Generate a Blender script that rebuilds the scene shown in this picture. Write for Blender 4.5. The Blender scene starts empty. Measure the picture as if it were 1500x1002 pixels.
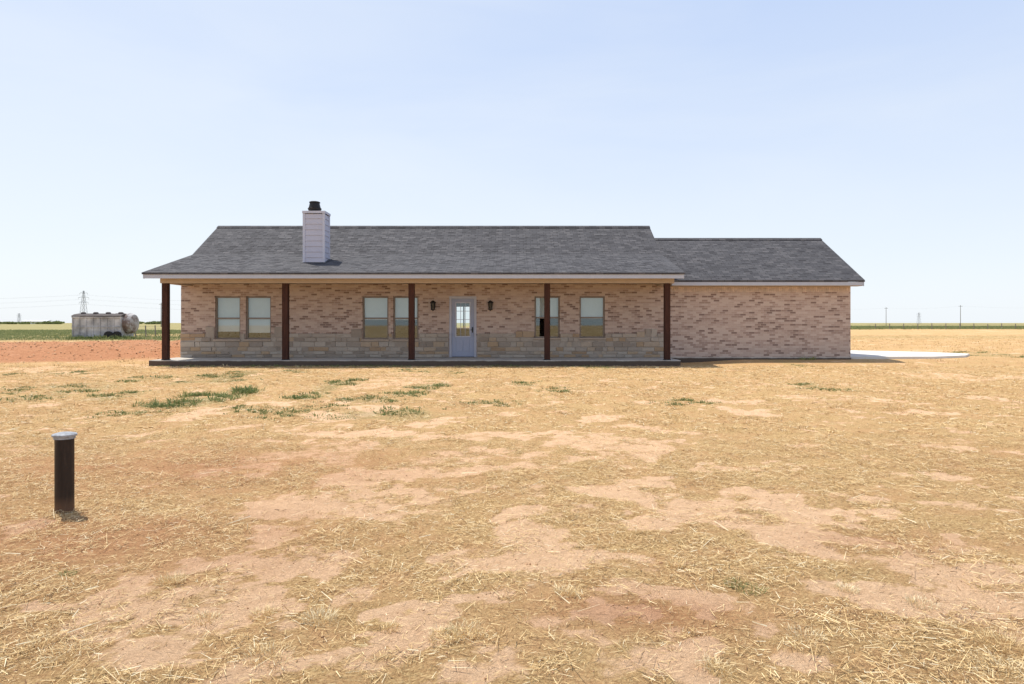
import bpy, math, numpy as np
from mathutils import Vector
rng=np.random.default_rng(7)
S=bpy.context.scene
H=1.40
# ---------------------------------------------------------------- helpers
def link(o,parent=None):
    S.collection.objects.link(o)
    if parent: o.parent=parent
    return o
class B:
    def __init__(s): s.v=[];s.f=[]
    def box(s,x0,x1,y0,y1,z0,z1):
        n=len(s.v)
        s.v+=[(x0,y0,z0),(x1,y0,z0),(x1,y1,z0),(x0,y1,z0),(x0,y0,z1),(x1,y0,z1),(x1,y1,z1),(x0,y1,z1)]
        s.f+=[tuple(n+i for i in q) for q in ((0,3,2,1),(4,5,6,7),(0,1,5,4),(1,2,6,5),(2,3,7,6),(3,0,4,7))]
    def quad(s,*p):
        n=len(s.v); s.v+=list(p); s.f.append(tuple(range(n,n+len(p))))
    def prism(s,poly,x0,x1):   # poly of (y,z) extruded along x
        n=len(s.v);k=len(poly)
        s.v+=[(x0,a,b) for a,b in poly]+[(x1,a,b) for a,b in poly]
        s.f.append(tuple(n+i for i in range(k))[::-1]); s.f.append(tuple(n+k+i for i in range(k)))
        for i in range(k):
            j=(i+1)%k; s.f.append((n+i,n+j,n+k+j,n+k+i))
    def beam(s,a,b,w):
        a=Vector(a);b=Vector(b);d=(b-a).normalized()
        u=d.cross(Vector((0,0,1)));
        if u.length<1e-3:u=Vector((1,0,0))
        u.normalize();t=d.cross(u)
        n=len(s.v)
        for p in (a,b):
            for i,j in ((-1,-1),(1,-1),(1,1),(-1,1)): s.v.append(tuple(p+u*i*w/2+t*j*w/2))
        s.f+=[tuple(n+i for i in q) for q in ((0,1,2,3),(7,6,5,4),(0,4,5,1),(1,5,6,2),(2,6,7,3),(3,7,4,0))]
    def lathe(s,prof,cx,cy,seg=32,axis='z'):
        n=len(s.v)
        for r,h in prof:
            for i in range(seg):
                a=2*math.pi*i/seg
                if axis=='z': s.v.append((cx+r*math.cos(a),cy+r*math.sin(a),h))
                else: s.v.append((h,cx+r*math.cos(a),cy+r*math.sin(a)))
        for k in range(len(prof)-1):
            for i in range(seg):
                j=(i+1)%seg; s.f.append((n+k*seg+i,n+k*seg+j,n+(k+1)*seg+j,n+(k+1)*seg+i))
        s.f.append(tuple(n+i for i in range(seg))[::-1]); m=n+(len(prof)-1)*seg; s.f.append(tuple(m+i for i in range(seg)))
    def obj(s,name,mat,parent=None,bevel=0,smooth=False):
        me=bpy.data.meshes.new(name); me.from_pydata(s.v,[],s.f); me.materials.append(mat); me.update()
        import bmesh
        bm=bmesh.new();bm.from_mesh(me);bmesh.ops.recalc_face_normals(bm,faces=bm.faces);bm.to_mesh(me);bm.free()
        o=bpy.data.objects.new(name,me); link(o,parent)
        if smooth:
            me.polygons.foreach_set('use_smooth',[True]*len(me.polygons))
            m=o.modifiers.new('es','EDGE_SPLIT'); m.split_angle=math.radians(40)
        if bevel:
            m=o.modifiers.new('bev','BEVEL');m.width=bevel;m.segments=2;m.limit_method='ANGLE'
        return o
def npmesh(name,V,F,mat,attrs=None,parent=None):
    me=bpy.data.meshes.new(name); k=F.shape[1]
    me.vertices.add(len(V)); me.vertices.foreach_set('co',V.astype(np.float32).ravel())
    me.loops.add(F.size); me.loops.foreach_set('vertex_index',F.astype(np.int32).ravel())
    me.polygons.add(len(F)); me.polygons.foreach_set('loop_start',np.arange(0,F.size,k,dtype=np.int32))
    me.update(calc_edges=True)
    for n,a in (attrs or {}).items():
        at=me.attributes.new(n,'FLOAT','POINT'); at.data.foreach_set('value',a.astype(np.float32))
    me.materials.append(mat)
    return link(bpy.data.objects.new(name,me),parent)
def empty(name):
    return link(bpy.data.objects.new(name,None))
# noise
TAB=np.random.default_rng(3).random((257,257))
TAB[256]=TAB[0];TAB[:,256]=TAB[:,0]
def vn(x,y):
    xi=np.floor(x);yi=np.floor(y);fx=x-xi;fy=y-yi;fx=fx*fx*(3-2*fx);fy=fy*fy*(3-2*fy)
    a=(xi.astype(int))%256;b=(yi.astype(int))%256
    return (TAB[a,b]*(1-fx)+TAB[a+1,b]*fx)*(1-fy)+(TAB[a,b+1]*(1-fx)+TAB[a+1,b+1]*fx)*fy
def fbm(x,y,s=1.0,o=4,off=0.):
    r=0;a=1;t=0;x=x*s+off;y=y*s+off*1.7
    for i in range(o):
        r=r+a*vn(x,y);t+=a;a*=.55;x=x*2.03+11.3;y=y*2.03+5.7
    return r/t
def ss(a,b,x):
    t=np.clip((x-a)/(b-a),0,1);return t*t*(3-2*t)
def G(px,py): # photo measurement -> place on the ground plane
    d=1000*H/(py-473.);return (px-750)/1000*d,d
# ---------------------------------------------------------------- node material helper
class N:
    def __init__(s,name):
        s.m=bpy.data.materials.new(name);s.m.use_nodes=True;s.t=s.m.node_tree;s.n=s.t.nodes;s.b=s.n['Principled BSDF']
        s.b.inputs['Roughness'].default_value=.85
        s.b.inputs['Specular IOR Level'].default_value=.25
    def l(s,a,b): s.t.links.new(a,b)
    def sep(s,kind='Object'):
        tc=s.n.new('ShaderNodeTexCoord');sp=s.n.new('ShaderNodeSeparateXYZ');s.l(tc.outputs[kind],sp.inputs[0]);return tc,sp
    def math(s,op,a,b=0.):
        n=s.n.new('ShaderNodeMath');n.operation=op
        for i,v in enumerate((a,b)):
            if isinstance(v,(int,float)): n.inputs[i].default_value=v
            else: s.l(v,n.inputs[i])
        return n.outputs[0]
    def comb(s,x,y,z=0.):
        n=s.n.new('ShaderNodeCombineXYZ')
        for i,v in enumerate((x,y,z)):
            if isinstance(v,(int,float)): n.inputs[i].default_value=v
            else: s.l(v,n.inputs[i])
        return n.outputs[0]
    def noise(s,vec,scale,detail=4,rough=.6,dist=0.):
        n=s.n.new('ShaderNodeTexNoise');n.inputs['Scale'].default_value=scale;n.inputs['Detail'].default_value=detail
        n.inputs['Roughness'].default_value=rough;n.inputs['Distortion'].default_value=dist
        if vec is not None:s.l(vec,n.inputs['Vector'])
        return n.outputs['Fac']
    def ramp(s,fac,stops,interp='LINEAR'):
        n=s.n.new('ShaderNodeValToRGB');e=n.color_ramp.elements;n.color_ramp.interpolation=interp
        while len(e)<len(stops): e.new(.5)
        for i,(p,c) in enumerate(stops):
            e[i].position=p; e[i].color=(*c,1) if not isinstance(c,(int,float)) else (c,c,c,1)
        s.l(fac,n.inputs[0]);return n.outputs[0]
    def mix(s,f,a,b,mode='MIX'):
        n=s.n.new('ShaderNodeMix');n.data_type='RGBA';n.blend_type=mode
        for i,v in ((0,f),(6,a),(7,b)):
            if isinstance(v,(int,float)): n.inputs[i].default_value=v
            elif isinstance(v,tuple): n.inputs[i].default_value=(*v,1)
            else: s.l(v,n.inputs[i])
        return n.outputs[2]
    def attr(s,name):
        n=s.n.new('ShaderNodeAttribute');n.attribute_name=name;return n.outputs['Fac']
    def col(s,c):
        if isinstance(c,tuple): s.b.inputs['Base Color'].default_value=(*c,1)
        else: s.l(c,s.b.inputs['Base Color'])
    def bump(s,h,strength=.4,dist=.01):
        n=s.n.new('ShaderNodeBump');n.inputs['Strength'].default_value=strength;n.inputs['Distance'].default_value=dist
        s.l(h,n.inputs['Height']);s.l(n.outputs[0],s.b.inputs['Normal'])
def plain(name,c,rough=.7,var=.15,scale=6.,metal=0.):
    m=N(name);tc,_=m.sep();f=m.noise(tc.outputs['Object'],scale,5,.65)
    lo=tuple(x*(1-var) for x in c);hi=tuple(min(1,x*(1+var)) for x in c)
    m.col(m.ramp(f,[(.3,lo),(.7,hi)]));m.b.inputs['Roughness'].default_value=rough;m.b.inputs['Metallic'].default_value=metal
    return m.m
# ---------------------------------------------------------------- materials
def brick_mat(name,dark=1.0):
    m=N(name);tc,sp=m.sep();u=m.math('ADD',sp.outputs[0],sp.outputs[1]);v=m.comb(u,sp.outputs[2])
    b=m.n.new('ShaderNodeTexBrick');m.l(v,b.inputs['Vector'])
    b.inputs['Scale'].default_value=1;b.inputs['Brick Width'].default_value=.21;b.inputs['Row Height'].default_value=.072
    b.inputs['Mortar Size'].default_value=.006;b.inputs['Mortar Smooth'].default_value=.2
    b.inputs['Color1'].default_value=(0,0,0,1);b.inputs['Color2'].default_value=(1,1,1,1)
    c=m.ramp(b.outputs['Color'],[(0,(.27,.19,.16)),(.10,(.39,.285,.24)),(.27,(.49,.37,.315)),(.48,(.54,.42,.36)),(.74,(.60,.485,.42))],'CONSTANT')
    n=m.noise(tc.outputs['Object'],1.2,4);c=m.mix(.3,c,m.ramp(n,[(.3,.75),(.7,1.)]),'MULTIPLY')
    n2=m.noise(tc.outputs['Object'],35,3);c=m.mix(.4,c,m.ramp(n2,[(.3,.65),(.7,1.)]),'MULTIPLY')
    c=m.mix(b.outputs['Fac'],c,(.53,.44,.385));m.col(c)
    m.bump(m.math('SUBTRACT',1.,b.outputs['Fac']),.5,.006);m.b.inputs['Roughness'].default_value=.9
    return m.m
M_brick=brick_mat('brick_blend')
def attrmat(name,stops,rough=.9,transl=0.,nscale=20):
    m=N(name);c=m.ramp(m.attr('rnd'),stops);tc,_=m.sep()
    if nscale: c=m.mix(.35,c,m.ramp(m.noise(tc.outputs['Object'],nscale,4),[(.3,.6),(.7,1.)]),'MULTIPLY')
    m.col(c);m.b.inputs['Roughness'].default_value=rough
    if transl:
        t=m.n.new('ShaderNodeBsdfTranslucent');m.l(c,t.inputs[0]);mx=m.n.new('ShaderNodeMixShader');mx.inputs[0].default_value=transl
        m.l(m.b.outputs[0],mx.inputs[1]);m.l(t.outputs[0],mx.inputs[2]);m.l(mx.outputs[0],m.n['Material Output'].inputs[0])
    return m.m
M_stone=attrmat('limestone_blocks',[(0,(.31,.26,.215)),(.35,(.41,.355,.30)),(.7,(.48,.43,.37)),(.9,(.46,.34,.225)),(1,(.38,.27,.18))],nscale=9)
M_straw=attrmat('dry_straw',[(0,(.19,.10,.048)),(.25,(.45,.285,.13)),(.55,(.70,.50,.245)),(.8,(.80,.62,.34)),(1,(.84,.73,.50))],nscale=0)
M_green=attrmat('green_leaves',[(0,(.09,.13,.04)),(.5,(.18,.23,.08)),(1,(.34,.35,.15))],transl=.25)
M_clod=attrmat('soil_clods',[(0,(.42,.23,.12)),(1,(.72,.45,.26))])
M_mortar=plain('stone_mortar',(.37,.32,.27),.95)
def shingles():
    m=N('asphalt_shingles');tc,sp=m.sep();v=m.comb(sp.outputs[0],m.math('MULTIPLY',sp.outputs[1],1.13))
    b=m.n.new('ShaderNodeTexBrick');m.l(v,b.inputs['Vector']);b.offset=.37
    b.inputs['Scale'].default_value=1;b.inputs['Brick Width'].default_value=.27;b.inputs['Row Height'].default_value=.145
    b.inputs['Mortar Size'].default_value=.010;b.inputs['Mortar Smooth'].default_value=.3
    b.inputs['Color1'].default_value=(0,0,0,1);b.inputs['Color2'].default_value=(1,1,1,1)
    c=m.ramp(b.outputs['Color'],[(0,(.062,.060,.066)),(.35,(.086,.084,.092)),(.7,(.100,.097,.104)),(1,(.134,.128,.134))])
    c=m.mix(m.math('MULTIPLY',b.outputs['Fac'],.6),c,(.03,.03,.033))
    n=m.noise(tc.outputs['Object'],120,2);c=m.mix(.5,c,m.ramp(n,[(.3,.6),(.7,1.)]),'MULTIPLY')
    n=m.noise(tc.outputs['Object'],.6,4);c=m.mix(.25,c,m.ramp(n,[(.3,.7),(.7,1.)]),'MULTIPLY')
    m.col(c);m.bump(m.math('SUBTRACT',m.math('MULTIPLY',b.outputs['Color'],.3),b.outputs['Fac']),.3,.008)
    m.b.inputs['Roughness'].default_value=.85
    return m.m
M_roof=shingles()
M_fascia=plain('painted_fascia',(.44,.47,.54),.5,.05)
M_tan=plain('tan_trim',(.46,.375,.30),.7,.06)
M_cream=plain('porch_ceiling_paint',(.30,.26,.22),.7,.04)
M_cedar=N('stained_cedar');tc,sp=M_cedar.sep();v=M_cedar.comb(M_cedar.math('MULTIPLY',sp.outputs[0],14.),M_cedar.math('MULTIPLY',sp.outputs[1],14.),sp.outputs[2])
M_cedar.col(M_cedar.ramp(M_cedar.noise(v,2.5,5,.7,1.),[(.3,(.028,.012,.009)),(.7,(.085,.035,.023))]));M_cedar=M_cedar.m
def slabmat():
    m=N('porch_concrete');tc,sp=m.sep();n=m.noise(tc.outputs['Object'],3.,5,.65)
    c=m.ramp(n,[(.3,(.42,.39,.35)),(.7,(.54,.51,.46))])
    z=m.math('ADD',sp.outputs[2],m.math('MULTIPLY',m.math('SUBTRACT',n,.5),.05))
    c=m.mix(m.ramp(z,[(.135,1.),(.160,0.)]),c,(.10,.075,.06));m.col(c);return m.m  # dark lower face: shade below the eave painted into the slab colour
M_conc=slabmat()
M_drive=plain('driveway_concrete',(.68,.66,.62),.9,.06,1.)
M_siding=plain('grey_siding',(.48,.49,.58),.6,.05,2.)
M_black=plain('black_metal',(.018,.018,.02),.45,.2)
M_frame=plain('window_vinyl_tan',(.26,.22,.19),.5,.05)
M_blind=plain('white_blinds',(.78,.81,.84),.6,.03)
M_dark=plain('interior_wall',(.45,.43,.40),.9,.05)
M_door=plain('grey_blue_door_paint',(.34,.38,.50),.4,.04)
M_doorframe=plain('white_door_trim',(.48,.50,.58),.45,.04)
g=N('window_glass');gl=g.n.new('ShaderNodeBsdfGlossy');gl.inputs['Roughness'].default_value=.02;gl.inputs[0].default_value=(.80,.93,.95,1)
tr=g.n.new('ShaderNodeBsdfTransparent');tr.inputs[0].default_value=(.80,.86,.86,1);mx=g.n.new('ShaderNodeMixShader');mx.inputs[0].default_value=.14
g.l(tr.outputs[0],mx.inputs[1]);g.l(gl.outputs[0],mx.inputs[2]);g.l(mx.outputs[0],g.n['Material Output'].inputs[0]);M_glass=g.m
def pipe_mat():
    m=N('weathered_black_pipe');tc,sp=m.sep();v=m.comb(m.math('MULTIPLY',sp.outputs[0],30.),m.math('MULTIPLY',sp.outputs[1],30.),m.math('MULTIPLY',sp.outputs[2],3.))
    n=m.noise(v,1.,5,.7);z=m.ramp(sp.outputs[2],[(0.,1.),(.12,0.)])
    c=m.ramp(n,[(.3,(.016,.010,.008)),(.55,(.032,.021,.016)),(.72,(.09,.06,.04))]);c=m.mix(m.math('MULTIPLY',z,.45),c,(.30,.16,.09))
    m.col(c);m.b.inputs['Roughness'].default_value=.5;return m.m
M_pipe=pipe_mat()
M_cap=plain('weathered_grey_cap',(.30,.315,.34),.6,.4,30.)
M_pole=plain('pole_wood',(.22,.20,.18),.9)
M_steel=plain('galvanised_steel',(.44,.46,.50),.6,.1)
def rust():
    m=N('weathered_tank_metal');tc,_=m.sep();o=tc.outputs['Object']
    c=m.ramp(m.noise(o,1.1,6,.7),[(.35,(.56,.54,.53)),(.48,(.42,.40,.39)),(.56,(.22,.17,.15)),(.70,(.14,.09,.07))]);m.col(c);return m.m
M_rust=rust()
# ---------------------------------------------------------------- ground fields
BARE=[(500,742,155,31),(430,728,60,12),(560,700,75,11),(780,828,145,25),(290,885,115,30),(600,908,100,23),(380,830,65,13),
(1080,975,115,28),(930,890,95,24),(1120,735,95,18),(1290,735,58,11),(1230,800,80,14),(1100,905,60,28),(650,690,95,9),(1320,870,105,15),
(820,755,60,10),(1280,848,110,9),(700,640,120,6),(480,636,60,4),(950,700,60,8),(1020,770,75,11),(250,980,90,18),(1420,705,60,9),(560,632,50,5),(1400,800,65,11),(860,640,60,4)]
BP=[]
for px,py,rx,ry in BARE:
    x,d=G(px,py);_,d0=G(px,py+ry);_,d1=G(px,py-ry);BP.append((x,(d0+d1)/2,rx/1000*d,(d1-d0)/2))
def bare(x,y):
    wx=x+(fbm(x,y,1.3,4,3.)-.5)*1.1+(fbm(x,y,6.,3,9.)-.5)*.6;wy=y+(fbm(x,y,1.3,4,31.)-.5)*1.1+(fbm(x,y,6.,3,19.)-.5)*.6
    r=np.zeros_like(x)
    for a,b,rx,ry in BP:
        q=((wx-a)/rx)**2+((wy-b)/ry)**2;r=np.maximum(r,1-ss(.4,1.45,q))
    n=fbm(x,y,.8,5,51.);r=np.maximum(r,ss(.60,.70,n)*(y<13)*.7)
    n=fbm(x,y,.35,4,71.);r=np.maximum(r,ss(.60,.72,n)*.45)
    n=fbm(x,y,2.6,4,81.);r=np.maximum(r,ss(.62,.70,n)*.6)
    r=r*(.45+.75*ss(.33,.55,fbm(x,y,3.3,4,27.)))
    return np.clip(r,0,1)
def redz(x,y):
    e=fbm(x,y,.25,4,5.)
    r=ss(-11.5,-13.5,x+(e-.5)*3)*ss(24.5,27,y+(e-.5)*4)*(1-ss(44,52,y+(e-.5)*8))
    a,b=G(260,685);r2=np.exp(-((x-a)/2.2)**2-((y-b)/1.2)**2)*.6
    a,b=G(380,775);r2=np.maximum(r2,np.exp(-((x-a)/.8)**2-((y-b)/.5)**2)*.35)
    a,b=G(100,790);r2=np.maximum(r2,np.exp(-((x-a)/1.5)**2-((y-b)/.9)**2)*.6)
    a,b=G(930,900);r2=np.maximum(r2,np.exp(-((x-a)/.5)**2-((y-b)/.25)**2)*.7)
    a,b=G(1300,790);r2=np.maximum(r2,np.exp(-((x-a)/.5)**2-((y-b)/.3)**2)*.5)
    return np.clip(r+r2*(.6+.8*fbm(x,y,2.,3,8.)),0,1)
GREEN=[(40,577,85,16,.6),(170,580,26,8,.7),(70,568,35,7,.8),(300,586,44,12,1),(345,553,32,8,.9),(285,557,20,8,.8),(455,578,13,8,.8),(495,565,28,7,.9),(450,603,30,7,.9),
(570,608,90,8,.7),(632,565,24,7,.8),(600,576,18,4,.7),(1000,590,34,5,.5),(890,541,22,4,.6),(1192,568,20,5,.5),(1470,524,50,6,.6),(210,556,20,6,.7),(60,548,60,4,.4),(760,562,16,3,.35),(1150,532,26,4,.4),(540,587,35,5,.6),(820,572,10,3,.35),
(400,545,60,4,.4),(650,543,60,4,.4),(380,600,60,5,.4),(200,605,60,4,.35),(720,590,30,3,.3)]
GP=[]
for px,py,rx,ry,s in GREEN:
    x,d=G(px,py);_,d0=G(px,py+ry);_,d1=G(px,py-ry);GP.append((x,(d0+d1)/2,rx/1000*d,(d1-d0)/2,s))
CL=[]   # weed clumps (x,y,radius,height)
for a,b,rx,ry,s in GP:
    n=max(4,int(rx*ry*(5 if s<1 else 17)*s))
    t=rng.uniform(0,2*np.pi,n);r=np.sqrt(rng.random(n))*1.1
    for q in range(n): CL.append((a+math.cos(t[q])*r[q]*rx,b+math.sin(t[q])*r[q]*ry,rng.uniform(.12,.38),rng.uniform(.03,.10)*(1. if s<1 else 2.)*(.6+.5*s)))
CL=np.array(CL)
def greenf(x,y):
    r=np.zeros_like(x)
    for a,b,rx,ry,s in GP: r=np.maximum(r,s*(1-ss(.3,1.5,((x-a)/rx)**2+((y-b)/ry)**2)))
    n=fbm(x,y,2.5,4,91.);r=r*ss(.32,.58,n)*.7
    e=fbm(x,y,.02,3,4.)
    left=ss(-10,-18,x)*ss(50,56,y+(e-.5)*12)
    left=left*(1-.75*np.exp(-((y-78-.25*(x+40))/9)**2)*ss(-56,-40,x))
    right=ss(10,30,x)*ss(135,165,y+(e-.5)*30)
    right=np.maximum(right,.35*ss(10,30,x)*np.exp(-((y-62)/7)**2))
    mid=(1-ss(10,30,x))*(1-ss(-18,-10,x))*ss(90,120,y)
    return np.clip(np.maximum(r,np.maximum(np.maximum(left,right),mid)),0,1)
def hz(x,y):
    h=(fbm(x,y,.45,4,2.)-.5)*.09+(fbm(x,y,3.,4,12.)-.5)*.05+(fbm(x,y,14.,3,15.)-.5)*.02
    pad=ss(-14,-12.6,x)*(1-ss(19,22,x))*ss(20.5,22.2,y)*(1-ss(33,36,y))
    h=h*(1-pad)-.02*pad
    h=h*(1-ss(60,200,y))
    h+= .11*ss(6.0,8.5,x)*ss(21.8,24,y)*(1-ss(60,120,y))
    h+= .45*redz(x,y)*ss(25,29,y)*(1-ss(36,44,y))*ss(-12.4,-14.5,x)*(.3+fbm(x,y,.5,4,44.))
    return h
def axis(lo,hi,step,gr,far):
    a=list(np.arange(lo,hi,step));s=step
    while a[-1]<far: s*=gr;a.append(a[-1]+s)
    return a
xp=axis(0,11,.05,1.035,6000);xs=np.array([-v for v in xp[:0:-1]]+xp)
yp=axis(1.5,13,.05,1.018,9000);s_=.05;yn=[1.5]
while yn[-1]>-300: s_*=1.15;yn.append(yn[-1]-s_)
ys=np.array(yn[:0:-1]+yp)
X,Y=np.meshgrid(xs,ys);nx,ny=len(xs),len(ys)
Xf=X.ravel();Yf=Y.ravel();V=np.stack([Xf,Yf,hz(Xf,Yf)],1)
I=np.arange(nx*ny).reshape(ny,nx);F=np.stack([I[:-1,:-1],I[:-1,1:],I[1:,1:],I[1:,:-1]],-1).reshape(-1,4)
m=N('dry_ground');tc,sp=m.sep();o=tc.outputs['Object']
aB,aR,aG=m.attr('bare'),m.attr('red'),m.attr('green')
nA=m.noise(o,60,6,.78,.6);nB=m.noise(o,9,6,.75);nC=m.noise(o,.5,5,.65);nD=m.noise(o,2.2,6,.75)
litter=m.ramp(nA,[(.33,(.21,.11,.05)),(.44,(.47,.295,.135)),(.55,(.69,.485,.235)),(.68,(.84,.66,.37))])
litter=m.mix(m.ramp(nD,[(.43,0.),(.62,.6)]),litter,(.64,.385,.20))
litter=m.mix(.5,litter,m.ramp(nC,[(.3,(.80,.68,.60)),(.7,(1.,1.,.95))]),'MULTIPLY')
sand=m.ramp(nB,[(.3,(.70,.44,.255)),(.7,(.89,.60,.37))]);sand=m.mix(.45,sand,m.ramp(nA,[(.34,.5),(.5,1.)]),'MULTIPLY')
fB=m.ramp(m.math('ADD',aB,m.math('MULTIPLY',m.math('SUBTRACT',nB,.5),1.3)),[(.32,0.),(.62,1.)])
c=m.mix(fB,litter,sand)
redc=m.ramp(nB,[(.3,(.30,.115,.055)),(.55,(.48,.21,.11)),(.75,(.58,.30,.17))])
c=m.mix(m.math('MULTIPLY',aR,.85),c,redc)
gr=m.ramp(nB,[(.3,(.16,.19,.075)),(.6,(.25,.27,.12)),(.8,(.38,.35,.17))]);c=m.mix(m.math('MULTIPLY',aG,.7),c,gr)
m.col(c);m.b.inputs['Roughness'].default_value=.95;m.b.inputs['Specular IOR Level'].default_value=.1
m.bump(m.math('ADD',nA,m.math('MULTIPLY',nB,1.)),1.,.025)
gnd=npmesh('ground',V,F,m.m,{'bare':bare(Xf,Yf),'red':redz(Xf,Yf),'green':greenf(Xf,Yf)})
gnd.data.polygons.foreach_set('use_smooth',[True]*len(gnd.data.polygons))
# ---------------------------------------------------------------- straw / grass
def outside(x,y): # not on the house / driveway / slab
    return ~(((x>-12.)&(x<12.2)&(y>22.35)&(y<32))|((x>5)&(x<18.5)&(y>24.7)&(y<32)))
def scatter(n,x0,x1,y0,y1,dens):
    x=rng.uniform(x0,x1,n);y=rng.uniform(y0,y1,n);k=(rng.random(n)<dens(x,y))&outside(x,y)&(np.abs(x)<.95*y+2.5);return x[k],y[k]
def dlit(x,y):
    n=fbm(x,y,2.5,4,61.);n2=fbm(x,y,7.,3,66.);return np.clip((1-.9*bare(x,y))*(1-.5*redz(x,y))*(.14+1.1*ss(.3,.65,n))*(.5+.8*ss(.35,.6,n2)),0,1)
def straws(parts):
    VV=[];RR=[]
    for x,y,l0,l1,w,mu in parts:
        n=len(x);a=rng.uniform(0,2*np.pi,n);L=rng.uniform(l0,l1,n)*rng.uniform(.5,1,n);t=rng.normal(0,.14,n)
        z=hz(x,y)+.003+rng.random(n)**2*.022
        D=np.stack([np.cos(a)*L/2,np.sin(a)*L/2,np.abs(t)*L/2],1);P=np.stack([x,y,z+np.abs(D[:,2])*.8],1)
        W=np.stack([-np.sin(a),np.cos(a),rng.normal(0,.5,n)],1)*(w*rng.uniform(.5,1.3,n)/2)[:,None]
        VV.append(np.stack([P-D-W,P-D+W,P+D+W*.6,P+D-W*.6],1).reshape(-1,3));RR.append(np.repeat(np.clip(rng.normal(mu,.28,n),0,1),4))
    V=np.concatenate(VV);return V,np.arange(len(V)).reshape(-1,4),np.concatenate(RR)
p=[]
x,y=scatter(540000,-9,9,1.6,8.5,dlit);p.append((x,y,.012,.075,.0025,.52))
x,y=scatter(26000,-9,9,1.6,8.5,dlit);p.append((x,y,.06,.2,.003,.62))
x,y=scatter(14000,-9,9,1.6,8.5,lambda x,y:.5+0*x);p.append((x,y,.012,.05,.0035,.08))
x,y=scatter(9000,-9,9,1.6,8.5,lambda x,y:.9+0*x);p.append((x,y,.02,.09,.0026,.65))
x,y=scatter(290000,-19,19,8.5,22.3,dlit);p.append((x,y,.04,.13,.006,.55))
V,F,R=straws(p);npmesh('straw_litter',V,F,M_straw,{'rnd':R})
def blades(cx,cy,nb,h,spread,w,lean=.5,cz=None):
    """tufts at cx,cy -> 2-segment blades"""
    n=len(cx);nb=int(nb);X=np.repeat(cx,nb);Y=np.repeat(cy,nb);Hh=np.repeat(h,nb)*rng.uniform(.4,1.1,n*nb);sp=np.repeat(spread,nb)
    a=rng.uniform(0,2*np.pi,n*nb);r=np.sqrt(rng.random(n*nb))*sp
    x=X+np.cos(a)*r;y=Y+np.sin(a)*r;z=hz(x,y)-.005
    a2=a+rng.normal(0,.7,n*nb);ln=np.abs(rng.normal(0,lean,n*nb))
    P0=np.stack([x,y,z],1);U=np.stack([np.cos(a2)*ln,np.sin(a2)*ln,np.ones_like(ln)],1);U/=np.linalg.norm(U,axis=1)[:,None]
    P1=P0+U*(Hh*.6)[:,None];U2=U.copy();U2[:,:2]*=1.9;U2[:,2]*=.6;P2=P1+U2*(Hh*.45)[:,None]
    ww=w*rng.uniform(.6,1.2,n*nb)/2;q=rng.uniform(0,np.pi,n*nb);W=np.stack([np.cos(q),np.sin(q),0*q],1)*ww[:,None]
    V=np.stack([P0-W,P0+W,P1+W*.8,P1-W*.8, P1-W*.8,P1+W*.8,P2+W*.15,P2-W*.15],1).reshape(-1,3)
    F=np.arange(len(V)).reshape(-1,4);R=np.repeat(np.clip(np.repeat(rng.uniform(.3,.9,n),nb)+rng.normal(0,.15,n*nb),0,1),8)
    return V,F,R
def merge(L):
    V=np.concatenate([a[0] for a in L]);R=np.concatenate([a[2] for a in L]);return V,np.arange(len(V)).reshape(-1,4),R
L=[]
def dg(x,y): return np.clip(dlit(x,y)*ss(.42,.6,fbm(x,y,1.6,4,33.))+.04,0,1)
x,y=scatter(7500,-9,9,2,8.5,dg);L.append(blades(x,y,14,rng.uniform(.012,.05,len(x)),rng.uniform(.01,.05,len(x)),.0028,.9))
x,y=scatter(32000,-20,20,8.5,22.2,dg);L.append(blades(x,y,9,rng.uniform(.02,.08,len(x)),rng.uniform(.03,.12,len(x)),.006,.9))
x,y=scatter(14000,-45,60,22,70,lambda x,y:(1-redz(x,y))*.8);L.append(blades(x,y,8,rng.uniform(.05,.14,len(x)),rng.uniform(.1,.3,len(x)),.015,.7))
for px,py,hh,s_ in [(680,935,.06,.09),(470,908,.06,.08),(395,965,.05,.1),(385,900,.045,.06),(250,853,.06,.07),(650,942,.05,.07),(300,905,.035,.08),(830,875,.05,.06),(95,960,.05,.1),(60,940,.04,.1),(1470,940,.05,.1),(1350,880,.04,.07),(1180,930,.04,.08),(990,830,.04,.06),(570,925,.03,.05),(1050,985,.04,.08),(1240,860,.04,.06),(590,780,.04,.05),(1470,980,.05,.12),(920,615,.05,.1)]:
    a,b=G(px,py);v_=blades(np.array([a]),np.array([b]),230,np.array([hh]),np.array([s_]),.0028,.7);L.append((v_[0],v_[1],np.clip(v_[2]*.4+.6,0,1)))
V,F,R=merge(L);npmesh('dry_grass',V,F,M_straw,{'rnd':R})
# green weeds: low clumps
L=[];k=outside(CL[:,0],CL[:,1]);C=CL[k]
nt_=14;cx=np.repeat(C[:,0],nt_)+rng.normal(0,1,len(C)*nt_)*np.repeat(C[:,2],nt_)*.6;cy=np.repeat(C[:,1],nt_)+rng.normal(0,1,len(C)*nt_)*np.repeat(C[:,2],nt_)*.6
L.append(blades(cx,cy,14,np.repeat(C[:,3],nt_)*rng.uniform(.5,1.1,len(cx)),rng.uniform(.03,.10,len(cx)),.016,1.4))
for px,py,hh,s_ in [(1100,862,.045,.08),(1182,519,.16,.3),(660,930,.02,.03),(1076,855,.035,.05),(100,840,.03,.04)]:
    a,b=G(px,py)
    if py<530: b=24.2;a=(px-750)/1000*b
    v_=blades(np.array([a]),np.array([b]),120,np.array([hh]),np.array([s_]),.0035 if py>600 else .015,.8);L.append((v_[0],v_[1],np.clip(v_[2]*.3+.72,0,1)))
n=320;x=rng.uniform(-11.8,6.5,n);y=rng.uniform(21.9,22.42,n);k=fbm(x,y*0,.9,3,17.)>.42;x=x[k];y=y[k]
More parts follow.
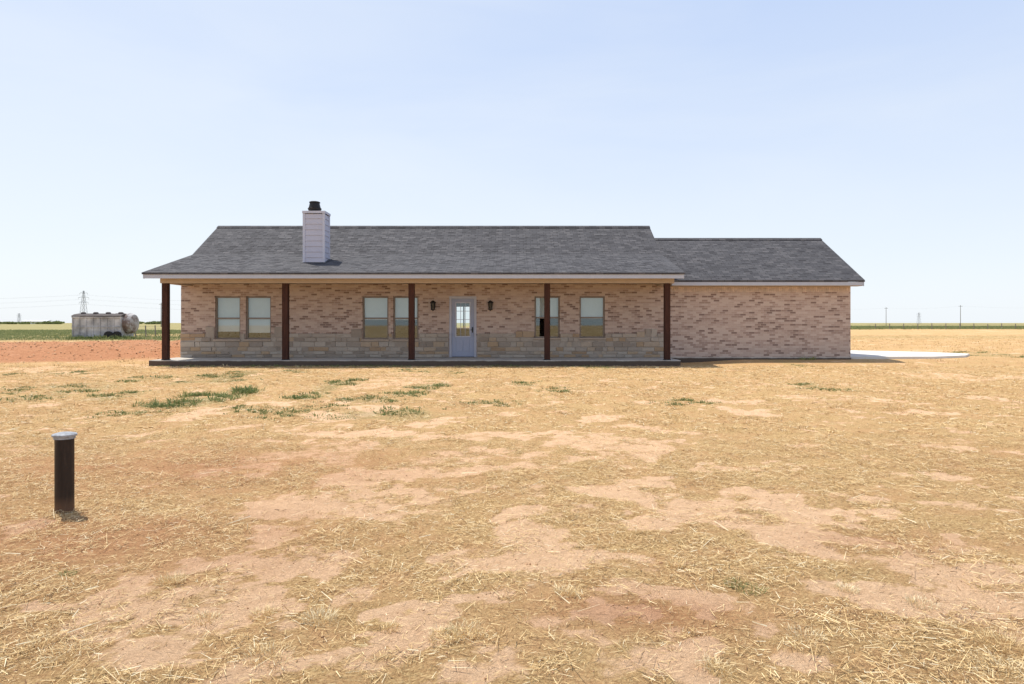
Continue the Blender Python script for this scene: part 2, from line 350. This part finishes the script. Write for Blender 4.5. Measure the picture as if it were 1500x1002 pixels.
L.append(blades(x,y,10,rng.uniform(.03,.10,len(x)),rng.uniform(.04,.12,len(x)),.015,.8))
V,F,R=merge(L);npmesh('green_weeds',V,F,M_green,{'rnd':R})
L=[]
n=26000;x=rng.uniform(-130,-16,n);y=rng.uniform(54,130,n);k=(x>-.9*y)&(rng.random(n)<greenf(x,y));x=x[k];y=y[k]
L.append(blades(x,y,6,rng.uniform(.12,.3,len(x)),rng.uniform(.2,.6,len(x)),.05,.5))
n=16000;x=rng.uniform(60,220,n);y=rng.uniform(140,240,n);k=(rng.random(n)<greenf(x,y));x=x[k];y=y[k]
L.append(blades(x,y,7,rng.uniform(.3,.7,len(x)),rng.uniform(.4,.9,len(x)),.09,.4))
V,F,R=merge(L);npmesh('field_crop',V,F,attrmat('crop_leaves',[(0,(.12,.15,.06)),(.5,(.22,.26,.11)),(1,(.36,.37,.18))],transl=.3),{'rnd':R})
# clods
n=30000;x=rng.uniform(-9,9,n);y=rng.uniform(1.8,11,n)
n2=5000;x=np.append(x,rng.uniform(-34,-12.5,n2));y=np.append(y,rng.uniform(25.5,46,n2))
k=(rng.random(len(x))<.35+.65*redz(x,y))&outside(x,y);x=x[k];y=y[k]
s_=rng.uniform(.002,.006,len(x))*(1+1.2*rng.random(len(x))**14)*np.where(y>20,7.,1.)
oc=np.array([(1,0,0),(0,1,0),(-1,0,0),(0,-1,0),(0,0,.7),(0,0,-.7)]);of=np.array([(0,1,4),(1,2,4),(2,3,4),(3,0,4),(1,0,5),(2,1,5),(3,2,5),(0,3,5)])
J=oc[None]*(1+rng.uniform(-.4,.4,(len(x),6,3)))+rng.uniform(-.25,.25,(len(x),6,3))
V=(J*s_[:,None,None]+np.stack([x,y,hz(x,y)+s_*.2],1)[:,None]).reshape(-1,3)
F=(of[None]+6*np.arange(len(x))[:,None,None]).reshape(-1,3);npmesh('soil_clods',V,F,M_clod,{'rnd':np.repeat(rng.random(len(x)),6)})
# ---------------------------------------------------------------- HOUSE
house=empty('brick_house')
WY=24.4;X0,X1,XW=-11.83,5.62,12.10;ST=.17
RL,RR_=-11.97,5.60     # main roof ends
k=.0244
wx=lambda p:(p-750)*k
wz=lambda p:H+(473-p)*k
WIN=[(wx(a),wx(b),wz(c),wz(434)) for a,b,c in [(315,352,497),(360,397,497),(531,569,497),(576,613,497),(783,820,495),(849,886,495)]]
DOOR=(wx(658),wx(698),ST,wz(434))
OP=WIN+[DOOR]
def wall(bd,x0,x1,z0,z1,yf,th,ops):
    xs_=sorted({x0,x1,*[o[0] for o in ops],*[o[1] for o in ops]});zs_=sorted({z0,z1,*[o[2] for o in ops],*[o[3] for o in ops]})
    for i in range(len(xs_)-1):
        for j in range(len(zs_)-1):
            cx=(xs_[i]+xs_[i+1])/2;cz=(zs_[j]+zs_[j+1])/2
            if any(o[0]<cx<o[1] and o[2]<cz<o[3] for o in ops): continue
            for yy in (yf,yf+th): bd.quad((xs_[i],yy,zs_[j]),(xs_[i+1],yy,zs_[j]),(xs_[i+1],yy,zs_[j+1]),(xs_[i],yy,zs_[j+1]))
    for a,b,c,d in ops:
        y0,y1=yf,yf+th
        bd.quad((a,y0,c),(a,y1,c),(a,y1,d),(a,y0,d));bd.quad((b,y0,c),(b,y1,c),(b,y1,d),(b,y0,d))
        bd.quad((a,y0,c),(b,y0,c),(b,y1,c),(a,y1,c));bd.quad((a,y0,d),(b,y0,d),(b,y1,d),(a,y1,d))
bd=B();wall(bd,X0,XW,-.1,2.79,WY,.2,OP)
BKW=[(-2.62,-1.85,1.15,2.15)]  # unseen back opening, added behind the door so its glass shows bright sky
wall(bd,X0+.2,X1-.2,-.1,2.79,31.6,.2,BKW);wall(bd,X1-.2,XW,-.1,2.69,30.2,.2,[])
bd.obj('front_and_back_walls',M_brick,house)
bd=B()
GPF=[(WY+.201,-.1),(31.599,-.1),(31.799,2.98),(27.8,5.18),(25.6,3.82),(WY+.201,3.46)]
bd.prism(GPF,X0,X0+.18);bd.prism(GPF,X1-.25,X1-.07)
bd.prism([(WY+.201,-.1),(30.199,-.1),(30.399,2.8),(27.4,4.62),(WY+.201,2.93)],XW-.18,XW-.001)
bd.obj('gable_walls',M_brick,house)
bd=B();bd.box(X0+.18,X1-.2,WY+.2,31.6,2.6,2.64);bd.box(X0+.18,XW-.2,WY+.2,30.1,ST-.05,ST);bd.box(-5.6,-5.5,WY+.2,31.6,ST,2.6);bd.box(.2,.3,WY+.2,31.6,ST,2.6);bd.obj('interior',M_dark,house)
bd=B();x=X1+.08
while x<XW-.05:
    bd.box(x,min(x+.066,XW),WY-.012,WY-.001,2.50,2.695);x+=.078
bd.obj('soldier_course',plain('soldier_brick',(.56,.45,.38),.9,.25,7.),house)
# stone wainscot
rr=[];bd=B();z=ST;cuts=OP;rows=[]
while z<1.0:
    h=rng.choice([.10,.14,.18,.22]);h=min(h,1.02-z) if 1.02-z>.09 else .09;rows.append((z,h));z+=h+.012
for zi,(z,h) in enumerate(rows):
    x=X0
    while x<X1-.02:
        w=float(rng.uniform(.15,.55));x2=min(x+w,X1);segs=[(x,x2)]
        for o in cuts:
            if z+h>o[2]-.06 and z<o[3]:
                ns=[]
                for a,b in segs:
                    lo,hi=o[0]-.02,o[1]+.02
                    if b<=lo or a>=hi: ns.append((a,b))
                    else:
                        if a<lo: ns.append((a,lo))
                        if b>hi: ns.append((hi,b))
                segs=ns
        hh=h;top=zi==len(rows)-1
        if top and rng.random()<.3: hh=h+float(rng.choice([.08,.16,.24]))
        for a,b in segs:
            if b-a<.05: continue
            pr=float(rng.uniform(.05,.085));n0=len(bd.v);bd.box(a+.006,b-.006,WY-pr,WY-.005,z+.004,z+hh-.004);rr+= [rng.random()**1.1]*8
            for q in range(n0,n0+8):
                vx,vy,vz=bd.v[q];jj=.012;bd.v[q]=(vx+rng.uniform(-jj,jj),vy+(rng.uniform(-.014,.014) if vy<WY-.02 else 0),vz+rng.uniform(-jj,jj)*.7)
        x=x2
so=bd.obj('stone_wainscot',M_stone,house,bevel=.012)
at=so.data.attributes.new('rnd','FLOAT','POINT');at.data.foreach_set('value',np.array(rr,dtype=np.float32))
bd=B();MZ=1.0
wall(bd,X0,X1,ST,MZ,WY-.045,.04,[(a-.02,b+.02,max(c-.06,ST),MZ) for a,b,c,d in OP]);bd.obj('stone_mortar',M_mortar,house)
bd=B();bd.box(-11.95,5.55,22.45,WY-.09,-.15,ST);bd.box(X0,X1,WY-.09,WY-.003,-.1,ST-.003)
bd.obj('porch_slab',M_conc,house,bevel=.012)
bd=B();bd2=B()
for p_ in (243,418.5,603,801.5,977):
    x=(p_-750)*.02265;bd.box(x-.095,x+.095,22.555,22.745,ST+.022,2.71);bd2.box(x-.11,x+.11,22.54,22.76,ST+.001,ST+.02)
bd.obj('porch_posts',M_cedar,house,bevel=.008);bd2.obj('post_base_plates',M_black,house)
bd=B();bd.box(-11.62,5.36,22.54,22.76,2.712,2.90);bd.box(-11.62,-11.42,22.761,WY-.002,2.712,2.90);bd.box(5.16,5.36,22.761,WY-.002,2.712,2.90);bd.obj('porch_beam',M_tan,house)
bd=B();bd.box(-11.88,5.50,22.16,WY-.002,2.905,2.925);bd.obj('porch_ceiling',M_cream,house)
# roofs
def roof(bd,prof,x0,x1,th):
    bot=[(a,b-th) for a,b in prof];bd.prism(prof+bot[::-1],x0,x1)
MP=[(22.06,3.03),(25.55,3.95),(27.8,5.32),(32.0,3.0)];WP=[(23.96,2.90),(27.4,4.77),(30.84,2.90)]
bd=B();roof(bd,MP,RL,RR_,.06);bd.obj('main_roof',M_roof,house)
bd=B();roof(bd,WP,5.40,12.39,.06);bd.obj('wing_roof',M_roof,house)
bd=B()
bd.prism([(27.65,5.25),(27.8,5.34),(27.95,5.26),(27.95,5.275),(27.8,5.358),(27.65,5.265)],RL,RR_)
bd.prism([(27.25,4.705),(27.4,4.79),(27.55,4.705),(27.55,4.72),(27.4,4.81),(27.25,4.72)],5.67,12.39);bd.obj('ridge_caps',M_roof,house)
bd=B()
def courses(p0,p1,x0,x1,st=.145):
    L_=math.hypot(p1[0]-p0[0],p1[1]-p0[1]);n=int(L_/st);uy=(p1[0]-p0[0])/L_;uz=(p1[1]-p0[1])/L_
    for i in range(1,n):
        t=i*st;x=x0+rng.uniform(0,.3)
        while x<x1-.3:
            w=rng.uniform(.12,.32);y=p0[0]+uy*t;z=p0[1]+uz*t;l=.13
            if rng.random()<.5:
                bd.prism([(y,z+.001),(y+uy*l,z+uz*l+.001),(y+uy*l,z+uz*l+.003),(y-uz*.004,z+.007)],x,x+w)
            x+=w+rng.uniform(.1,.2)
courses(MP[0],MP[1],RL+.03,5.55);courses(MP[1],MP[2],RL+.03,5.55);courses(WP[0],WP[1],5.75,12.3)
bd.obj('shingle_tabs',M_roof,house)
bd=B()
bd.box(RL+.03,RR_-.03,22.085,22.115,2.84,2.975)
def rake(prof,x0,x1,top=.062,dep=.15):
    for i in range(len(prof)-1):
        (a,b),(c,d)=prof[i],prof[i+1];bd.prism([(a,b-top),(c,d-top),(c,d-top-dep),(a,b-top-dep)],x0,x1)
MPr=[(22.118,3.045)]+MP[1:]
rake(MPr,RL+.03,RL+.06);rake(MPr,RR_-.06,RR_-.03)
rake(WP,12.33,12.36)
bd.box(RR_+.01,12.36,23.97,24.0,2.715,2.835)
bd.obj('fascia',M_fascia,house)
bd=B()
bd.box(RL+.062,RR_-.062,22.117,22.20,2.845,2.87)
bd.box(5.66,12.325,24.002,WY-.014,2.70,2.715)
bd.box(XW+.002,12.325,24.003,24.46,2.718,2.84)
bd.obj('soffit',M_tan,house)
bd=B();bd.prism([(22.2,2.93),(WY,2.93),(WY+.2,3.4),(22.2,2.97)],-11.85,-11.80);bd.prism([(22.2,2.93),(WY,2.93),(WY+.2,3.4),(22.2,2.97)],5.40,5.45);bd.obj('porch_gable_infill',M_tan,house)
# windows
fr=B();gl_=B();bl=B();sill=B()
for i,(a,b,c,d) in enumerate(WIN):
    y=WY+.07;w=.055;mid=(c+d)/2-.02
    fr.box(a+.001,a+w,y,y+.07,c+.001,d-.001);fr.box(b-w,b-.001,y,y+.07,c+.001,d-.001)
    fr.box(a+w,b-w,y,y+.07,d-w,d-.001);fr.box(a+w,b-w,y,y+.07,c+.001,c+w);fr.box(a+w,b-w,y-.005,y+.05,mid-.028,mid+.028)
    gl_.quad((a+w,y+.04,c+w),(b-w,y+.04,c+w),(b-w,y+.04,mid-.028),(a+w,y+.04,mid-.028))
    gl_.quad((a+w,y+.025,mid+.028),(b-w,y+.025,mid+.028),(b-w,y+.025,d-w),(a+w,y+.025,d-w))
    bot={0:c+.32,1:c+.27,2:mid-.02,3:mid-.04,4:mid+.02,5:mid-.0}[i];z=d-.08
    while z>bot:
        bl.quad((a+.04,y+.085,z-.02),(b-.04,y+.085,z-.02),(b-.04,y+.100,z+.022),(a+.04,y+.100,z+.022));z-=.042
    bl.box(a+.04,b-.04,y+.08,y+.11,z-.01,z+.02)
    sill.box(a-.03,b+.03,WY-.10,WY+.069,c-.055,c-.001)
fr.obj('window_frames',M_frame,house,bevel=.004);gl_.obj('window_glass',M_glass,house);bl.obj('window_blinds',M_blind,house)
sill.obj('window_sills',plain('cast_stone_sill',(.46,.38,.31),.9,.1),house,bevel=.006)
fr=B();a,b,c,d=BKW[0];y=31.65
for u,v_ in ((a,a+.05),(b-.05,b),((a+b)/2-.03,(a+b)/2+.03)): fr.box(u+.001,v_-.001,y,y+.08,c+.001,d-.001)
fr.obj('added_back_window_frame',M_frame,house)
# door
a,b,c,d=DOOR
bd=B();y=WY+.02
bd.box(a+.001,a+.085,y,y+.12,c,d-.001);bd.box(b-.085,b-.001,y,y+.12,c,d-.001);bd.box(a+.085,b-.085,y,y+.12,d-.085,d-.001)
bd.obj('door_frame',M_doorframe,house,bevel=.004)
bd=B();a1,b1,d1=a+.09,b-.09,d-.09;y=WY+.06;gx0,gx1,gz0,gz1=a1+.15,b1-.15,c+.75,d1-.14
bd.box(a1,gx0,y,y+.045,c+.02,d1);bd.box(gx1,b1,y,y+.045,c+.02,d1);bd.box(gx0,gx1,y,y+.045,c+.02,gz0);bd.box(gx0,gx1,y,y+.045,gz1,d1)
for u in (0,1):
    xx=gx0+(gx1-gx0)*(u*.5)+.02;bd.box(xx,xx+(gx1-gx0)*.5-.04,y-.012,y-.001,c+.2,c+.62)
bd.obj('front_door',M_door,house,bevel=.005)
bd=B()
t=.03
bd.box(gx0-t,gx0+.012,y-.02,y-.002,gz0-t,gz1+t);bd.box(gx1-.012,gx1+t,y-.02,y-.002,gz0-t,gz1+t);bd.box(gx0+.013,gx1-.013,y-.02,y-.002,gz1-.012,gz1+t);bd.box(gx0+.013,gx1-.013,y-.02,y-.002,gz0-t,gz0+.012)
for i in (1,2):
    xx=gx0+(gx1-gx0)*i/3;bd.box(xx-.008,xx+.008,y-.012,y+.004,gz0+.013,gz1-.013)
for i in (1,2,3):
    zz=gz0+(gz1-gz0)*i/4;bd.box(gx0+.013,gx1-.013,y-.010,y+.002,zz-.008,zz+.008)
bd.obj('door_lite_muntins',M_doorframe,house)
bd=B();bd.quad((gx0,y+.02,gz0),(gx1,y+.02,gz0),(gx1,y+.02,gz1),(gx0,y+.02,gz1));bd.obj('door_glass',M_glass,house)
bd=B();bd.box(b1-.075,b1-.035,y-.02,y-.001,c+.88,c+1.08);bd.box(b1-.13,b1-.04,y-.06,y-.04,c+.97,c+.99);bd.box(b1-.06,b1-.05,y-.05,y-.015,c+.97,c+.99);bd.obj('door_handle',M_black,house)
for i,px in enumerate((635,718.5)):
    bd=B();x=wx(px);z=wz(448);y=WY-.14
    bd.box(x-.06,x+.06,WY-.02,WY-.001,z-.05,z+.14);bd.box(x-.014,x+.014,y,WY-.02,z+.12,z+.14)
    bd.lathe([(.015,z+.19),(.06,z+.16),(.115,z+.11),(.115,z+.10),(.09,z+.095)],x,y,8)
    for sx,sy in ((-1,-1),(1,-1),(1,1),(-1,1)): bd.beam((x+sx*.07,y+sy*.07,z+.10),(x+sx*.052,y+sy*.052,z-.12),.018)
    bd.lathe([(.085,z-.12),(.085,z-.135),(.03,z-.165),(.01,z-.19)],x,y,8);bd.obj('wall_lantern_body_%d'%i,M_black,house)
    bd=B();bd.lathe([(.035,z-.11),(.055,z+.09)],x,y,8);bd.obj('wall_lantern_glass_%d'%i,plain('lantern_glass_%d'%i,(.07,.07,.06),.2),house)
# chimney
cx0,cx1,cy0,cy1=-7.29,-6.58,23.9,24.55;bd=B();z=3.3
while z<5.20:
    z1=min(z+.195,5.22)
    for (p,q) in (((cx0,cy0),(cx1,cy0)),((cx1,cy0),(cx1,cy1)),((cx1,cy1),(cx0,cy1)),((cx0,cy1),(cx0,cy0))):
        dx,dy=q[0]-p[0],q[1]-p[1];l=math.hypot(dx,dy);nx_,ny_=dy/l,-dx/l
        e=.022;bd.quad((p[0]+nx_*e-dx/l*e,p[1]+ny_*e-dy/l*e,z),(q[0]+nx_*e+dx/l*e,q[1]+ny_*e+dy/l*e,z),(q[0]+nx_*.004,q[1]+ny_*.004,z1),(p[0]+nx_*.004,p[1]+ny_*.004,z1))
        bd.quad((p[0]+nx_*e-dx/l*e,p[1]+ny_*e-dy/l*e,z),(q[0]+nx_*e+dx/l*e,q[1]+ny_*e+dy/l*e,z),(q[0],q[1],z),(p[0],p[1],z))
    z+=.195
bd.obj('chimney_siding',M_siding,house)
bd=B()
for x,y in ((cx0,cy0),(cx1,cy0),(cx1,cy1),(cx0,cy1)): bd.box(x-.03 if x==cx0 else x-.05,x+.05 if x==cx0 else x+.03,y-.03 if y==cy0 else y-.05,y+.05 if y==cy0 else y+.03,3.25,5.235)
bd.box(cx0-.045,cx1+.045,cy0-.045,cy1+.045,5.24,5.32);bd.obj('chimney_trim',plain('chimney_trim_paint',(.52,.54,.63),.6,.04),house)
bd=B();fx=(461-750)*.0242;fy=24.2
bd.lathe([(.17,5.32),(.19,5.34),(.235,5.42),(.235,5.46),(.21,5.47),(.17,5.64),(.19,5.65),(.19,5.68),(.15,5.70)],fx,fy,20);bd.lathe([(.26,5.321),(.25,5.335)],fx,fy,20);bd.obj('flue_cap',M_black,house,smooth=True)
bd=B();bd.prism([(cy0-.12,3.03+.263*(cy0-.12-22.06)+.010),(cy1+.1,3.03+.263*(cy1+.1-22.06)+.010),(cy1+.1,3.03+.263*(cy1+.1-22.06)+.018),(cy0-.12,3.03+.263*(cy0-.12-22.06)+.018)],cx0-.09,cx1+.09);bd.obj('chimney_flashing',plain('dark_flashing',(.08,.08,.085),.5),house)
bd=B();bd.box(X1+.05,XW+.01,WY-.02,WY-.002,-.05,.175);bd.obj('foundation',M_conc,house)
# ---------------------------------------------------------------- driveway
bd=B();pts=[(12.12,24.75),(15.5,25.0),(17.2,25.9),(18.3,27.3),(17.5,29.0),(15.2,30.6),(12.12,31.8)]
n=len(pts);bd.v=[(x,y,.17) for x,y in pts]+[(x,y,-.05) for x,y in pts];bd.f=[tuple(range(n)),tuple(range(2*n-1,n-1,-1))]+[(i,(i+1)%n,n+(i+1)%n,n+i) for i in range(n)]
bd.obj('concrete_driveway',M_drive)
# ---------------------------------------------------------------- pipe
pp=empty('standpipe');px_,py_=-3.33,5.08
bd=B();bd.lathe([(.063,-.1),(.063,.555)],px_,py_,40);o_=bd.obj('pipe_body',M_pipe,pp,smooth=True)
bd=B();bd.lathe([(.071,.54),(.071,.558),(.081,.560),(.082,.572),(.076,.577),(.05,.584),(.03,.588),(.004,.590)],px_,py_,40);bd.obj('pipe_cap',M_cap,pp,smooth=True)
L=[blades(px_+.12*np.cos(t_:=rng.uniform(0,6.28,14)),py_+.12*np.sin(t_),10,rng.uniform(.02,.05,14),rng.uniform(.02,.05,14),.003,.8)]
V,F,R=merge(L);npmesh('dry_grass_at_pipe',V,F,M_straw,{'rnd':R},pp)
# ---------------------------------------------------------------- old tank trailer
tk=empty('old_tank_trailer');D=58.;tx=lambda p:(p-750)/1000*D
x0,x1=tx(106),tx(190)
bd=B();r=.86;cz=1.36;bd.lathe([(.3,x0+2.3),(r,x0+2.5),(r,x1-.35),(.75,x1-.14),(.45,x1-.04),(.1,x1)],D+1.0,cz,28,'x');bd.obj('tank_barrel',M_rust,tk,smooth=True)
bd=B()
for q in np.linspace(x0+3.2,x1-.5,3): bd.lathe([(r+.03,q-.04),(r+.03,q+.04)],D+1.0,cz,28,'x')
bd.obj('tank_bands',M_rust,tk)
bd=B();xb1=x1-.75;bd.box(x0,xb1,D,D+2.,.22,1.93)
for q in np.linspace(x0+.03,xb1-.03,8): bd.box(q-.035,q+.035,D-.06,D-.002,.2,1.95)
for z in (.24,1.05,1.88): bd.box(x0-.02,xb1+.02,D-.09,D-.062,z-.04,z+.04)
bd.obj('box_side_panels',plain('weathered_panel',(.46,.45,.45),.85,.45,1.3),tk)
bd=B()
prof=[(D-.08,1.94),(D-.08,2.0),(D+.3,2.14),(D+1.,2.22),(D+1.7,2.14),(D+2.08,2.0),(D+2.08,1.94)];bd.prism(prof,x0-.06,xb1+.05)
for q in np.linspace(x0+.5,xb1-.4,4): bd.lathe([(.22,2.12),(.20,2.28),(.12,2.33)],q,D+.7,14)
bd.obj('box_roof',plain('dark_weathered_roof',(.10,.085,.08),.85,.4,2.),tk)
bd=B()
for q in (x0+.8,x1-1.0): bd.box(q-.12,q+.12,D+.1,D+1.9,-.1,.21)
bd.obj('tank_skids',M_pole,tk)
bd=B();n=20
for q in (x0+3.2,x1-.95):
    yy=D-.32;s0=len(bd.v)
    for yv in (yy,yy+.2):
        for i in range(n): bd.v.append((q+.36*math.cos(6.2832*i/n),yv,.33+.36*math.sin(6.2832*i/n)))
    bd.f+=[tuple(s0+i for i in range(n)),tuple(s0+n+i for i in range(n))]+[(s0+i,s0+(i+1)%n,s0+n+(i+1)%n,s0+n+i) for i in range(n)]
bd.obj('tyres',M_black,tk)
L=[blades(rng.uniform(x0,x1+.8,60),rng.uniform(D-.9,D-.35,60),14,rng.uniform(.2,.55,60),rng.uniform(.1,.3,60),.06,.5)]
V,F,R=merge(L);npmesh('tank_weeds',V,F,M_green,{'rnd':R},tk)
# ---------------------------------------------------------------- pylons and poles
def pylon(px,d,h,w,name='power_pylon',t=.3):
    bd=B();x=(px-750)/1000*d
    def wd(z): return w/2*(1-.65*min(1,z/(h*.75))) if z<h*.75 else w/2*.35*(1-.7*(z-h*.75)/(h*.25))
    zs_=np.linspace(0,h,9)
    for a,b in zip(zs_[:-1],zs_[1:]):
        for s1,s2 in ((-1,-1),(1,-1),(1,1),(-1,1)):
            bd.beam((x+s1*wd(a),d+s2*wd(a),a),(x+s1*wd(b),d+s2*wd(b),b),t)
            bd.beam((x+s1*wd(a),d+s2*wd(a),a),(x-s1*wd(b),d+s2*wd(b),b),t*.6)
    for z,l in ((h*.66,w*.7),(h*.8,w*.8),(h*.93,w*.6)):
        bd.beam((x-l,d,z),(x+l,d,z),t*.7);bd.beam((x-l,d,z),(x,d,z+h*.05),t*.5);bd.beam((x+l,d,z),(x,d,z+h*.05),t*.5)
        for s1 in(-1,1): bd.beam((x+s1*l,d,z),(x+s1*l,d,z-h*.05),t*.5)
    bd.obj(name,M_steel)
pylon(122.5,480,24.,4.6,t=.2);pylon(28,900,14,4,t=.25);pylon(1346,900,15,4.,t=.18)
def pole(px,d,h,arm=1.2,t=.28):
    bd=B();x=(px-750)/1000*d;bd.lathe([(t/2,-.2),(t*.35,h)],x,d,8)
    if arm: bd.box(x-arm,x+arm,d-.08,d-.02,h-.65,h-.55);[bd.lathe([(.05,h-.55),(.04,h-.4)],x+q,d-.05,6) for q in (-arm*.9,0.3,arm*.9)]
    bd.obj('utility_pole',M_pole)
pole(236,240,8.5,.7);pole(1298,330,9.,.8);pole(1407,330,10.,1.)
bd=B()
def wire(a,b,sag,w=.07,n=14):
    a=Vector(a);b=Vector(b);pts_=[]
    for i in range(n+1):
        t=i/n;q=a.lerp(b,t);q.z-=4*sag*t*(1-t);pts_.append(q)
    for q,r_ in zip(pts_[:-1],pts_[1:]): bd.beam(q,r_,w)
xx=(122.5-750)/1000*480
for z,l in ((15.8,3.2),(19.2,3.7),(22.3,2.8)):
    for s1 in (-1,1):
        wire((xx+s1*l,480,z-1.2),(xx+s1*l-230,400,z-1.2),5,.03);wire((xx+s1*l,480,z-1.2),(xx+s1*l+260,620,z-1.2),5,.03)
xa=(1298-750)/1000*330;xb=(1407-750)/1000*330
wire((xa,330,8.6),(xb,330,9.6),.8,.018);wire((xb,330,9.6),(xb+60,330,9.6),1.,.018);wire((xa,330,8.6),(xa-60,330,8.7),1.,.018)
bd.obj('power_lines',M_steel)
bd=B()
x=80.
while x<190:
    y=150+(x-75)*.05;bd.box(x-.06,x+.06,y-.06,y+.06,-.1,1.25+rng.uniform(-.08,.12));x+=3.2
for z in (.4,.75,1.1): bd.beam((78,150.15,z),(190,155.75,z),.03)
bd.obj('wire_fence',M_pole)
bd=B();
P4=[((p-750)/1000*d,d) for p,d in ((199,62),(214,66),(228,70),(240,75))]
for x,d in P4: bd.beam((x,d,-.1),(x+rng.uniform(-.15,.15),d,1.15),.08)
for (a,b),(c,d) in zip(P4[:-1],P4[1:]):
    for z in (.5,.8,1.05): bd.beam((a,b,z),(c,d,z),.015)
bd.obj('wire_fence',M_pole)
VV=[];RR=[]
def treeclump(cx,cy,w,h,n=260,sz=.45):
    c=rng.normal(0,1,(n,3));c/=np.linalg.norm(c,axis=1)[:,None];c*=(rng.random(n)**.4)[:,None]
    P=np.stack([cx+c[:,0]*w/2*(1+.3*np.sin(c[:,2]*4)),cy+c[:,1]*w/2,h*.5+c[:,2]*h*.48],1)
    A=rng.normal(0,1,(n,3))*sz;Bv=rng.normal(0,1,(n,3))*sz
    VV.append(np.stack([P-A,P-Bv,P+A,P+Bv],1).reshape(-1,3));RR.append(np.repeat(.3+rng.random(n)*.5,4))
for px in list(rng.uniform(192,238,14))+list(rng.uniform(-40,105,22)):
    d=rng.uniform(700,900);treeclump((px-750)/1000*d,d,rng.uniform(6,16),rng.uniform(1.5,3.6))
V=np.concatenate(VV);npmesh('distant_trees',V,np.arange(len(V)).reshape(-1,4),M_green,{'rnd':np.concatenate(RR)})
fb=empty('farm_building')
bd=B();bd.box(-590,-560,820,835,-.2,3.2);bd.box(-556,-548,818,828,-.2,2.6);bd.obj('walls',plain('white_metal_siding',(.75,.75,.75),.6,.05,.1),fb)
bd=B();bd.prism([(819.5,3.2),(827.5,4.8),(835.5,3.2)],-590.5,-559.5);bd.prism([(817.7,2.6),(823,3.8),(828.3,2.6)],-556.3,-547.7);bd.obj('roof',plain('metal_roof',(.6,.6,.62),.5,.05,.1),fb)
# ---------------------------------------------------------------- light
sunv=Vector((-.33,.31,1)).normalized()
sl=bpy.data.lights.new('sun','SUN');sl.energy=5.0;sl.angle=math.radians(.5);sl.color=(1,.95,.86)
so_=bpy.data.objects.new('sun',sl);link(so_);so_.rotation_euler=(-sunv).to_track_quat('-Z','Y').to_euler();so_.location=(0,0,50)
w=bpy.data.worlds.new('World');S.world=w;w.use_nodes=True;nt=w.node_tree
bg=nt.nodes['Background'];sk=nt.nodes.new('ShaderNodeTexSky');sk.sky_type='NISHITA';sk.sun_disc=False
sk.sun_elevation=math.asin(sunv.z);sk.sun_rotation=math.atan2(sunv.x,sunv.y)%(2*math.pi);sk.air_density=1.;sk.dust_density=1.;sk.ozone_density=1.
class W(N):
    def __init__(s,t): s.t=t;s.n=t.nodes
q=W(nt);tc,sp=q.sep('Generated')
K=1/.15
haze=q.ramp(sp.outputs[2],[(0,(.96,1.02,1.08)),(.06,(.91,.98,1.06)),(.2,(.77,.87,1.04)),(.42,(.61,.74,1.0)),(1.,(.18,.29,.56))])
cl=q.noise(q.comb(sp.outputs[0],sp.outputs[1],q.math('MULTIPLY',sp.outputs[2],4.)),1.6,5,.55,.5)
side=q.math('MULTIPLY',q.math('SUBTRACT',.35,sp.outputs[0]),.35)
haze=q.mix(q.math('MULTIPLY',q.ramp(q.math('ADD',cl,side),[(.42,0.),(.85,1.)]),.5),haze,(.92,.97,1.02))
sc=nt.nodes.new('ShaderNodeVectorMath');sc.operation='SCALE';q.l(haze,sc.inputs[0]);sc.inputs['Scale'].default_value=K
c=q.mix(.86,sk.outputs[0],sc.outputs[0]);q.l(c,bg.inputs[0]);bg.inputs[1].default_value=.15
# ---------------------------------------------------------------- camera
cd=bpy.data.cameras.new('camera');cd.lens=24;cd.sensor_width=36;cd.shift_y=-28/1500;cd.clip_end=20000;cd.clip_start=.05
co=bpy.data.objects.new('camera',cd);link(co);co.location=(0,0,H);co.rotation_euler=(math.radians(90),0,0);S.camera=co
S.view_settings.view_transform='Standard';S.view_settings.look='None';S.view_settings.exposure=0
